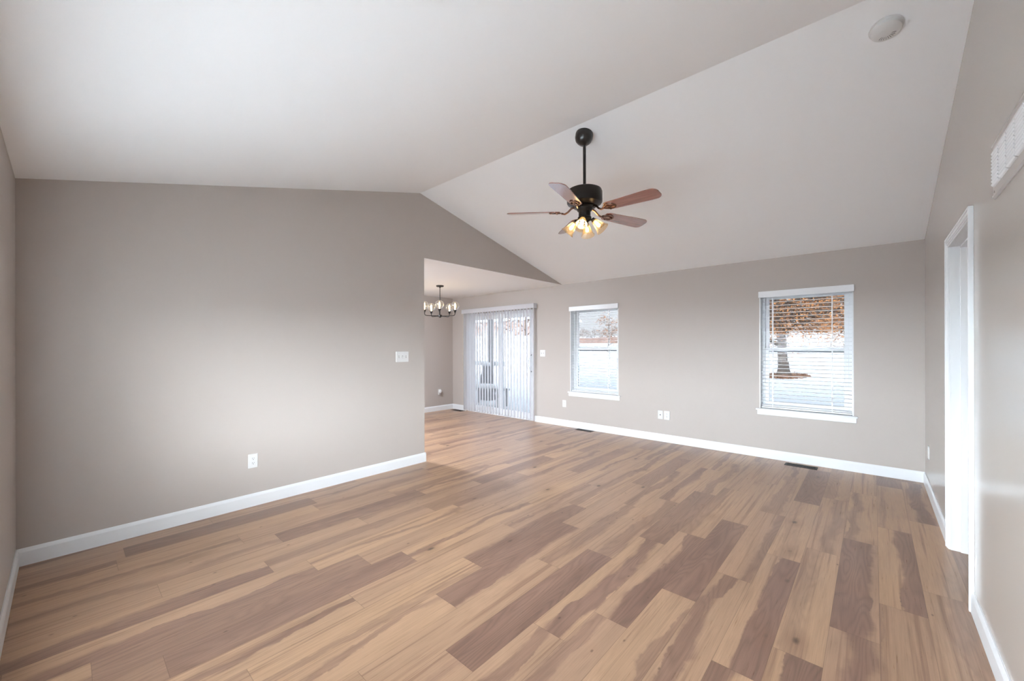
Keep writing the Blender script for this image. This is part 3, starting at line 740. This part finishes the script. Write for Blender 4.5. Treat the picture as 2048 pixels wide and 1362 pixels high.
M_sheer = bpy.data.materials.new('added light-scattering sheer'); M_sheer.use_nodes = True; n_ = M_sheer.node_tree; n_.nodes.clear()  # added sheer scatters the window light up to the ceiling
o_ = n_.nodes.new('ShaderNodeOutputMaterial'); x_ = n_.nodes.new('ShaderNodeMixShader'); x_.inputs[0].default_value = .42
t_ = n_.nodes.new('ShaderNodeBsdfTransparent'); d_ = n_.nodes.new('ShaderNodeBsdfTranslucent'); d_.inputs[0].default_value = (.95, .95, .94, 1)
n_.links.new(t_.outputs[0], x_.inputs[1]); n_.links.new(d_.outputs[0], x_.inputs[2]); n_.links.new(x_.outputs[0], o_.inputs[0])
sc_ = thing('added_sheer_curtain', 'added sheer curtain scattering light from the window behind the viewer', 'curtain', (0, YF-.03, b1+.04))
q = NB(); N_ = 160; top_ = []; bot_ = []
for i in range(N_+1):
    X = a0-.02+(a1-a0+.04)*i/N_; Y = .012*math.sin(i*.75)
    top_.append(q.verts.new((X, Y, -.02))); bot_.append(q.verts.new((X, Y, b0-b1-.02)))
for i in range(N_): q.faces.new((top_[i], top_[i+1], bot_[i+1], bot_[i]))
obj('fabric', q, M_sheer, sc_)
q = NB(); tube(q, [(a0-.03, 0, 0), (a1+.03, 0, 0)], .008, 10); obj('curtain_rod', q, M_trim, sc_)
# ------------------------------------------------------------------ the rest of the house, made tall and wide to shade the yard
M_siding = mat('pale siding', lin(214, 210, 204), rough=.7); M_roof = mat('snowy shingle roof', lin(225, 228, 232), rough=.8)
q = NB(); prism(q, [(YF-T-.5, H+.02), (YF-T-.5, H+.14), (RY, 6.6), (YB+TB+.5, H+.14), (YB+TB+.5, H+.02), (YB+TB, H+.22), (RY, 6.3), (YF-T, H+.22)], 'x', -24, 17)
struct('roof', q, M_roof, 'unseen snowy gable roof, raised and widened to shade the yard', 'roof')
q = NB(); box(q, -24, XD-T, YF-T, YB+TB, -.4, H+.1); box(q, 2.0, 17.0, YF-T, YB+TB, -.4, H+.1); prism(q, [(YF-T, H+.1), (YB+TB, H+.1), (RY, 6.4)], 'x', -23.8, -23.7); prism(q, [(YF-T, H+.1), (YB+TB, H+.1), (RY, 6.4)], 'x', 16.7, 16.8)
struct('wall_exterior', q, M_siding, 'pale exterior walls of the rest of the house, widened to shade the yard', 'wall')
# ------------------------------------------------------------------ outdoors
M_snow = mat('snow', lin(243, 246, 250), rough=.75, spec=.2, var=.03, vscale=.6, bump=.3, bscale=3)
M_bark = mat('oak bark', lin(80, 66, 56), rough=.9, var=.3, vscale=9, bump=.6, bscale=18)
M_twig = mat('grey twig', lin(120, 106, 98), rough=.9)
M_leaf = mat('orange brown oak leaf', lin(170, 112, 64), rough=.7, var=.35, vscale=2.5)
M_leaf2 = mat('dull brown leaf', lin(138, 100, 76), rough=.8, var=.3, vscale=3)
def gz(x, y):
    s = -.42+max(0, y-8)*.045 if y > 0 else -.42
    return s+.05*math.sin(x*.7+y*.4)*(1 if y > 7 else 0)
q = NB(); g = {}
ys = [-40, -20, -8, -3, -.5, 5.95, 7, 8, 9, 10.5, 12, 14, 16, 18, 20, 23, 26, 30, 35, 42, 50, 60, 75, 95, 120]
xs_ = [-160, -110, -80, -60, -48, -40, -34, -29, -25, -22, -19, -16, -14, -12, -10, -8.5, -7.2, -5.5, -4, -2, 0, 2.5, 5, 9, 14, 22, 35, 60]
for i, x in enumerate(xs_):
    for j, y in enumerate(ys): g[i, j] = q.verts.new((x, y, gz(x, y)))
for i in range(len(xs_)-1):
    for j in range(len(ys)-1):
        q.faces.new((g[i, j], g[i+1, j], g[i+1, j+1], g[i, j+1]))
gr = obj('snowy_ground', q, M_snow); gr['kind'] = 'structure'; gr['label'] = 'snow-covered back yard sloping up beyond the windows'; gr['category'] = 'ground'

def leaf_cluster(q, c, n_, spread, s, rnd):
    for _ in range(n_):
        p = Vector(c)+Vector((rnd.gauss(0, spread), rnd.gauss(0, spread), rnd.gauss(0, spread*.7)))
        a = Vector((rnd.uniform(-1, 1), rnd.uniform(-1, 1), rnd.uniform(-1, 1))).normalized()*s*rnd.uniform(.6, 1.3)
        b_ = a.cross(Vector((rnd.uniform(-1, 1), rnd.uniform(-1, 1), rnd.uniform(-1, 1)))).normalized()*s*.45
        v = [q.verts.new(p-a), q.verts.new(p-a*.1+b_), q.verts.new(p+a), q.verts.new(p-a*.1-b_)]
        q.faces.new((v[0], v[1], v[2])); q.faces.new((v[0], v[2], v[3]))
def tree(name, label, base, h, r, seed, leaves=0, leafs=.09, levels=4, lean=(0, 0), low=.3, lm=None, spread=.5, droop=.03, crown=None, cat='tree', group=None, bark=None):
    rnd = random.Random(seed); t = thing(name, label, cat, base, group=group)
    wood = NB(); lv = NB(); tips = []
    def grow(p, d, L, rad, lev):
        pts = [p]; rs = [rad]; dd = d.copy(); n_ = 4
        for i in range(n_):
            k_ = .03 if lev == 0 else .13; dd = (dd+Vector((rnd.gauss(0, k_), rnd.gauss(0, k_), rnd.gauss(0, .08)-(droop if lev else 0)))).normalized()
            pts.append(pts[-1]+dd*L/n_); rs.append(rad*(1-.55*(i+1)/n_))
        tube(wood, pts, rs, 8 if lev == 0 else 4)
        if lev >= levels: tips.append(pts[-1]); tips.append(pts[2]); return
        m = {0: 11, 1: 6, 2: 4}.get(lev, 3)
        for i in range(m):
            t_ = (low if lev == 0 else .2)+(1-(low if lev == 0 else .2))*(i+.6)/m
            seg = min(int(t_*n_), n_-1); q0 = pts[seg].lerp(pts[seg+1], t_*n_-seg)
            az = rnd.uniform(0, 2*PI); out = Vector((math.cos(az), math.sin(az), rnd.uniform(-.05, .6) if lev == 0 else rnd.uniform(-.3, .6))).normalized()
            nd = (out*.85+dd*.35).normalized()
            grow(q0, nd, L*rnd.uniform(.38, .60)*(1 if lev else .85), rs[seg]*.45, lev+1)
    grow(Vector((0, 0, -.2)), Vector((lean[0], lean[1], 1)).normalized(), h, r, 0)
    lathe(wood, [(r*2.1, -.1), (r*1.35, .08), (r*1.08, .3), (r*.95, .6)], 12)
    if crown:       # twigs and leaf clusters through the whole crown
        zc, rz_, rr_, nc, npl = crown
        for _ in range(nc):
            while True:
                v = Vector((rnd.uniform(-1, 1), rnd.uniform(-1, 1), rnd.uniform(-1, 1)))
                if .25 < v.length < 1: break
            p = Vector((v.x*rr_, v.y*rr_, zc+v.z*rz_)); st_ = Vector((p.x*.35, p.y*.35, zc+(p.z-zc)*.6))
            mid = st_.lerp(p, .5)+Vector((rnd.gauss(0, .2), rnd.gauss(0, .2), rnd.gauss(0, .2)))
            tube(wood, [st_, mid, p], [.022, .014, .005], 4); leaf_cluster(lv, p, npl, spread*.45, leafs*.75, rnd)
    obj('trunk_and_branches', wood, bark or M_bark, t)
    if leaves and tips:
        per = max(1, leaves//len(tips))
        for p in tips: leaf_cluster(lv, p, per, spread, leafs, rnd)
        obj('foliage', lv, lm or M_leaf, t, smooth=False)
    return t
def at_px(px, Y):
    k = (px-1024)/804.66; v = fw+rt*k; return v.x/v.y*Y
tx = at_px(1567, 20.3)
tree('oak_tree', 'large oak with orange leaves outside the window nearest the right corner', (tx, 20.3, gz(tx, 20.3)), 7.0, .19, 5, leaves=5000, leafs=.065, levels=3, low=.16, spread=.60, droop=.05, crown=(3.5, 2.2, 3.6, 420, 26))
tx = at_px(1700, 29)
tree('oak_tree', 'smaller brown-leaved oak behind and right of the large orange oak', (tx, 29, gz(tx, 29)), 6.5, .12, 12, leaves=2600, leafs=.085, levels=3, low=.16, lm=M_leaf2, spread=.8, droop=.05, crown=(3.2, 2.6, 3.2, 260, 22))
tx = at_px(1516, 36)
tree('oak_tree', 'distant brown-leaved oak behind and left of the large orange oak', (tx, 36, gz(tx, 36)), 7.0, .12, 14, leaves=2600, leafs=.085, levels=3, low=.16, lm=M_leaf2, spread=.8, droop=.05, crown=(3.2, 2.6, 3.2, 260, 22))
tx = at_px(1216, 34)
tree('young_tree', 'small brown-leaved tree right of centre in the window nearest the sliding door', (tx, 34, gz(tx, 34)), 3.0, .07, 23, leaves=520, leafs=.10, levels=2, low=.25, lm=M_leaf2, spread=.16)
# brown leaf litter ring at the foot of the oak
q = NB(); rnd = random.Random(3); tx = at_px(1570, 19.9)
for _ in range(600):
    a = rnd.uniform(0, 2*PI); r_ = .75*math.sqrt(rnd.random()); x = tx+r_*math.cos(a)*1.1; y = 19.9+r_*math.sin(a)*1.3
    leaf_cluster(q, (x, y, gz(x, y)+.02), 1, .01, .09, rnd)
tag(obj('leaf_litter', q, M_leaf2, smooth=False), 'fallen brown leaves in the snow around the large oak', 'fallen leaves', kind='stuff')
# long brown fence on the rise beyond the first window
def plank_fence(x0, y0, x1, y1, h, m, label, cat='fence', pitch=.16, posts=2.4):
    t = thing('board_fence', label, cat, (x0, y0, 0)); q = NB(); L = math.hypot(x1-x0, y1-y0); n_ = int(L/pitch); dx, dy = (x1-x0)/L, (y1-y0)/L
    rz = math.atan2(dy, dx)
    for i in range(n_):
        s = i*pitch; z = gz(x0+dx*s, y0+dy*s)
        box(q, s, s+pitch*.93, -.012, .012, z-.1, z+h, Matrix.Rotation(rz, 4, 'Z'))
    obj('boards', q, m, t, smooth=False)
    for i in range(int(L/posts)+1):
        s = i*posts; z = gz(x0+dx*s, y0+dy*s); p = NB(); box(p, -.055, .055, .014, .12, -.1, h+.06); obj('post', p, m, t, (dx*s, dy*s, z), (0, 0, rz), smooth=False)
    return t
plank_fence(at_px(1120, 58), 58, at_px(1262, 58), 58, .95, mat('brown fence boards', lin(112, 86, 74), .8, var=.2, vscale=1), 'long low brown board fence on the rise beyond the yard', posts=4.8, pitch=.3)
plank_fence(at_px(905, 17), 17, at_px(1085, 17), 17, 1.95, mat('white vinyl fence', lin(244, 245, 247), .4), 'white privacy fence beyond the sliding door', pitch=.22)
# scrub along the rise
for i, px in enumerate([1121, 1146, 1157, 1164, 1177, 1189, 1202, 1230, 1241]):
    Y = 64+(i % 3)*3; x = at_px(px, Y); hh = [2.9, 2.5, 2.1, 2.4, 1.9, 2.2, 1.9, 2.6, 2.2][i]
    tree('bare_shrub', 'bare grey shrub on the far rise beyond the brown fence', (x, Y, gz(x, Y)), hh, .07, 40+i, leaves=260, leafs=.16, levels=2, low=.08, lm=M_twig, spread=.30, cat='shrub', group='bare shrubs beyond the brown fence', bark=M_twig)
# brownish house behind the white fence
hx0, hx1, hy = at_px(905, 34), at_px(1072, 34), 34
hs = thing('neighbor_house', 'pinkish brown house with snowy roof behind the white fence', 'house', ((hx0+hx1)/2, hy, gz(hx0, hy)))
W2 = (hx1-hx0)/2; q = NB(); box(q, -W2, W2, 0, 8, -.2, 3.6); obj('wall', q, mat('pinkish brown siding', lin(112, 88, 78), .8, var=.15, vscale=1.2), hs, smooth=False)
q = NB(); prism(q, [(-.5, 3.55), (4, 5.1), (8.5, 3.55), (8.5, 3.75), (4, 5.35), (-.5, 3.75)], 'x', -W2-.4, W2+.4); obj('roof', q, M_snow, hs, smooth=False)
for k in (-.55, -.1, .45):
    q = NB(); box(q, -.5, .5, -.04, .0, 1.0, 2.3); wn = obj('window', q, mat('house window', lin(120, 118, 122), .2), hs, (W2*k, 0, 0), smooth=False)
for i, (px, Y, hh, sd_) in enumerate([(940, 22, 6.0, 61), (1022, 27.5, 5.5, 62), (1052, 22, 6.0, 63)]):
    x = at_px(px, Y)
    tree('winter_tree', ['thin snowy tree at the left edge of the sliding door view', 'thin snowy tree left of centre in the right door panel', 'thin brown-leaved tree near the door handle side', 'thin snowy tree behind the grey porch post'][i], (x, Y, gz(x, Y)), hh, .10, sd_, leaves=[200, 300, 900, 240][i], leafs=.09, levels=3, low=.3, lm=[M_snow, M_snow, M_leaf2, M_snow][i], spread=.4)
q = NB(); box(q, -8, 4, YF-T-3.2, YF-T, -.40, -.14)  # added unseen slab, its dark top cuts snow bounce to the ceiling
tag(obj('added_slab', q, mat('grey shading slab', lin(135, 134, 133), rough=.9, var=.08), smooth=False), 'grey shading slab behind the viewer, added to cut snow bounce', 'porch', kind='structure')
# porch: deck, post, snowy railing, covered grill, bench
q = NB(); box(q, -9.2, -4.0, YB+TB, 8.6, -.40, -.10); box(q, -9.2, -4.0, YB+TB+.05, 8.6, -.10, -.06)
tag(obj('porch_deck', q, M_snow, smooth=False), 'snow-covered deck outside the sliding door', 'deck', kind='structure')
M_grey = mat('grey weathered post', lin(150, 148, 148), .7, var=.1)
M_cover = mat('dark grill cover', lin(108, 106, 112), .8, var=.1)
px_ = at_px(980, 8.3)
pp = thing('porch_post', 'grey square porch post seen through the fixed door panel', 'post', (px_, 8.3, -.06))
q = NB(); box(q, -.06, .06, -.06, .06, 0, 3.2); obj('shaft', q, M_grey, pp, smooth=False, bevel=.006)
q = NB(); box(q, -.09, .09, -.09, .09, 0, .10); obj('post_base', q, M_grey, pp, smooth=False, bevel=.006)
rl = thing('porch_railing', 'white porch railing topped with snow beyond the sliding door', 'railing', (-9.1, 8.45, -.06))
q = NB(); box(q, 0, 1.2, -.03, .03, .86, .93); obj('top_rail', q, M_vinyl, rl, smooth=False)
q = NB(); prism(q, [(-.04, .93), (.04, .93), (.035, .98), (.01, 1.0), (-.02, .99)], 'x', 0, 1.2); obj('snow_cap', q, M_snow, rl, smooth=False)
q = NB(); box(q, 0, 1.2, -.02, .02, .08, .13); obj('bottom_rail', q, M_vinyl, rl, smooth=False)
b0_ = None
for i in range(10):
    if b0_ is None: q = NB(); box(q, -.014, .014, -.014, .014, .12, .87); b0_ = obj('baluster', q, M_vinyl, rl, smooth=False); o = b0_
    else: o = b0_.copy(); COL.objects.link(o)
    o.location = (.06+i*.12, 0, 0)
gx = at_px(974, 7.6)
gl_ = thing('covered_grill', 'dark grey covered grill capped with snow on the deck', 'grill', (gx, 7.6, -.06))
q = NB()
for z0_, z1_, w0_, w1_ in ((0, .60, .20, .155), (.60, .93, .155, .10)):
    A = [q.verts.new((sx*w0_, sy*w0_*.7, z0_)) for sx, sy in ((-1, -1), (1, -1), (1, 1), (-1, 1))]; B = [q.verts.new((sx*w1_, sy*w1_*.7, z1_)) for sx, sy in ((-1, -1), (1, -1), (1, 1), (-1, 1))]
    q.faces.new(A[::-1]); q.faces.new(B)
    for i in range(4): q.faces.new((A[i], A[(i+1) % 4], B[(i+1) % 4], B[i]))
obj('fabric_cover', q, M_cover, gl_, smooth=False, bevel=.02)
q = NB(); sphere(q, (0, 0, .95), .13, 18, 10, (1.1, .8, .5)); obj('snow_cap', q, M_snow, gl_)
bx = at_px(972, 6.9)
bn = thing('deck_bench', 'low grey slatted bench buried in snow on the deck', 'bench', (bx, 6.95, -.06))
q = NB()
for i in range(4): box(q, -.55, .55, -.20+i*.105, -.20+i*.105+.09, .38, .42)
obj('seat', q, M_grey, bn, smooth=False)
q = NB(); sphere(q, (0, 0, .44), .5, 20, 10, (1.1, .42, .16)); obj('snow_cap', q, M_snow, bn)
for sx in (-.48, .48):
    for sy in (-.15, .15): q = NB(); box(q, sx-.03, sx+.03, sy-.03, sy+.03, 0, .38); obj('leg', q, M_grey, bn, smooth=False)
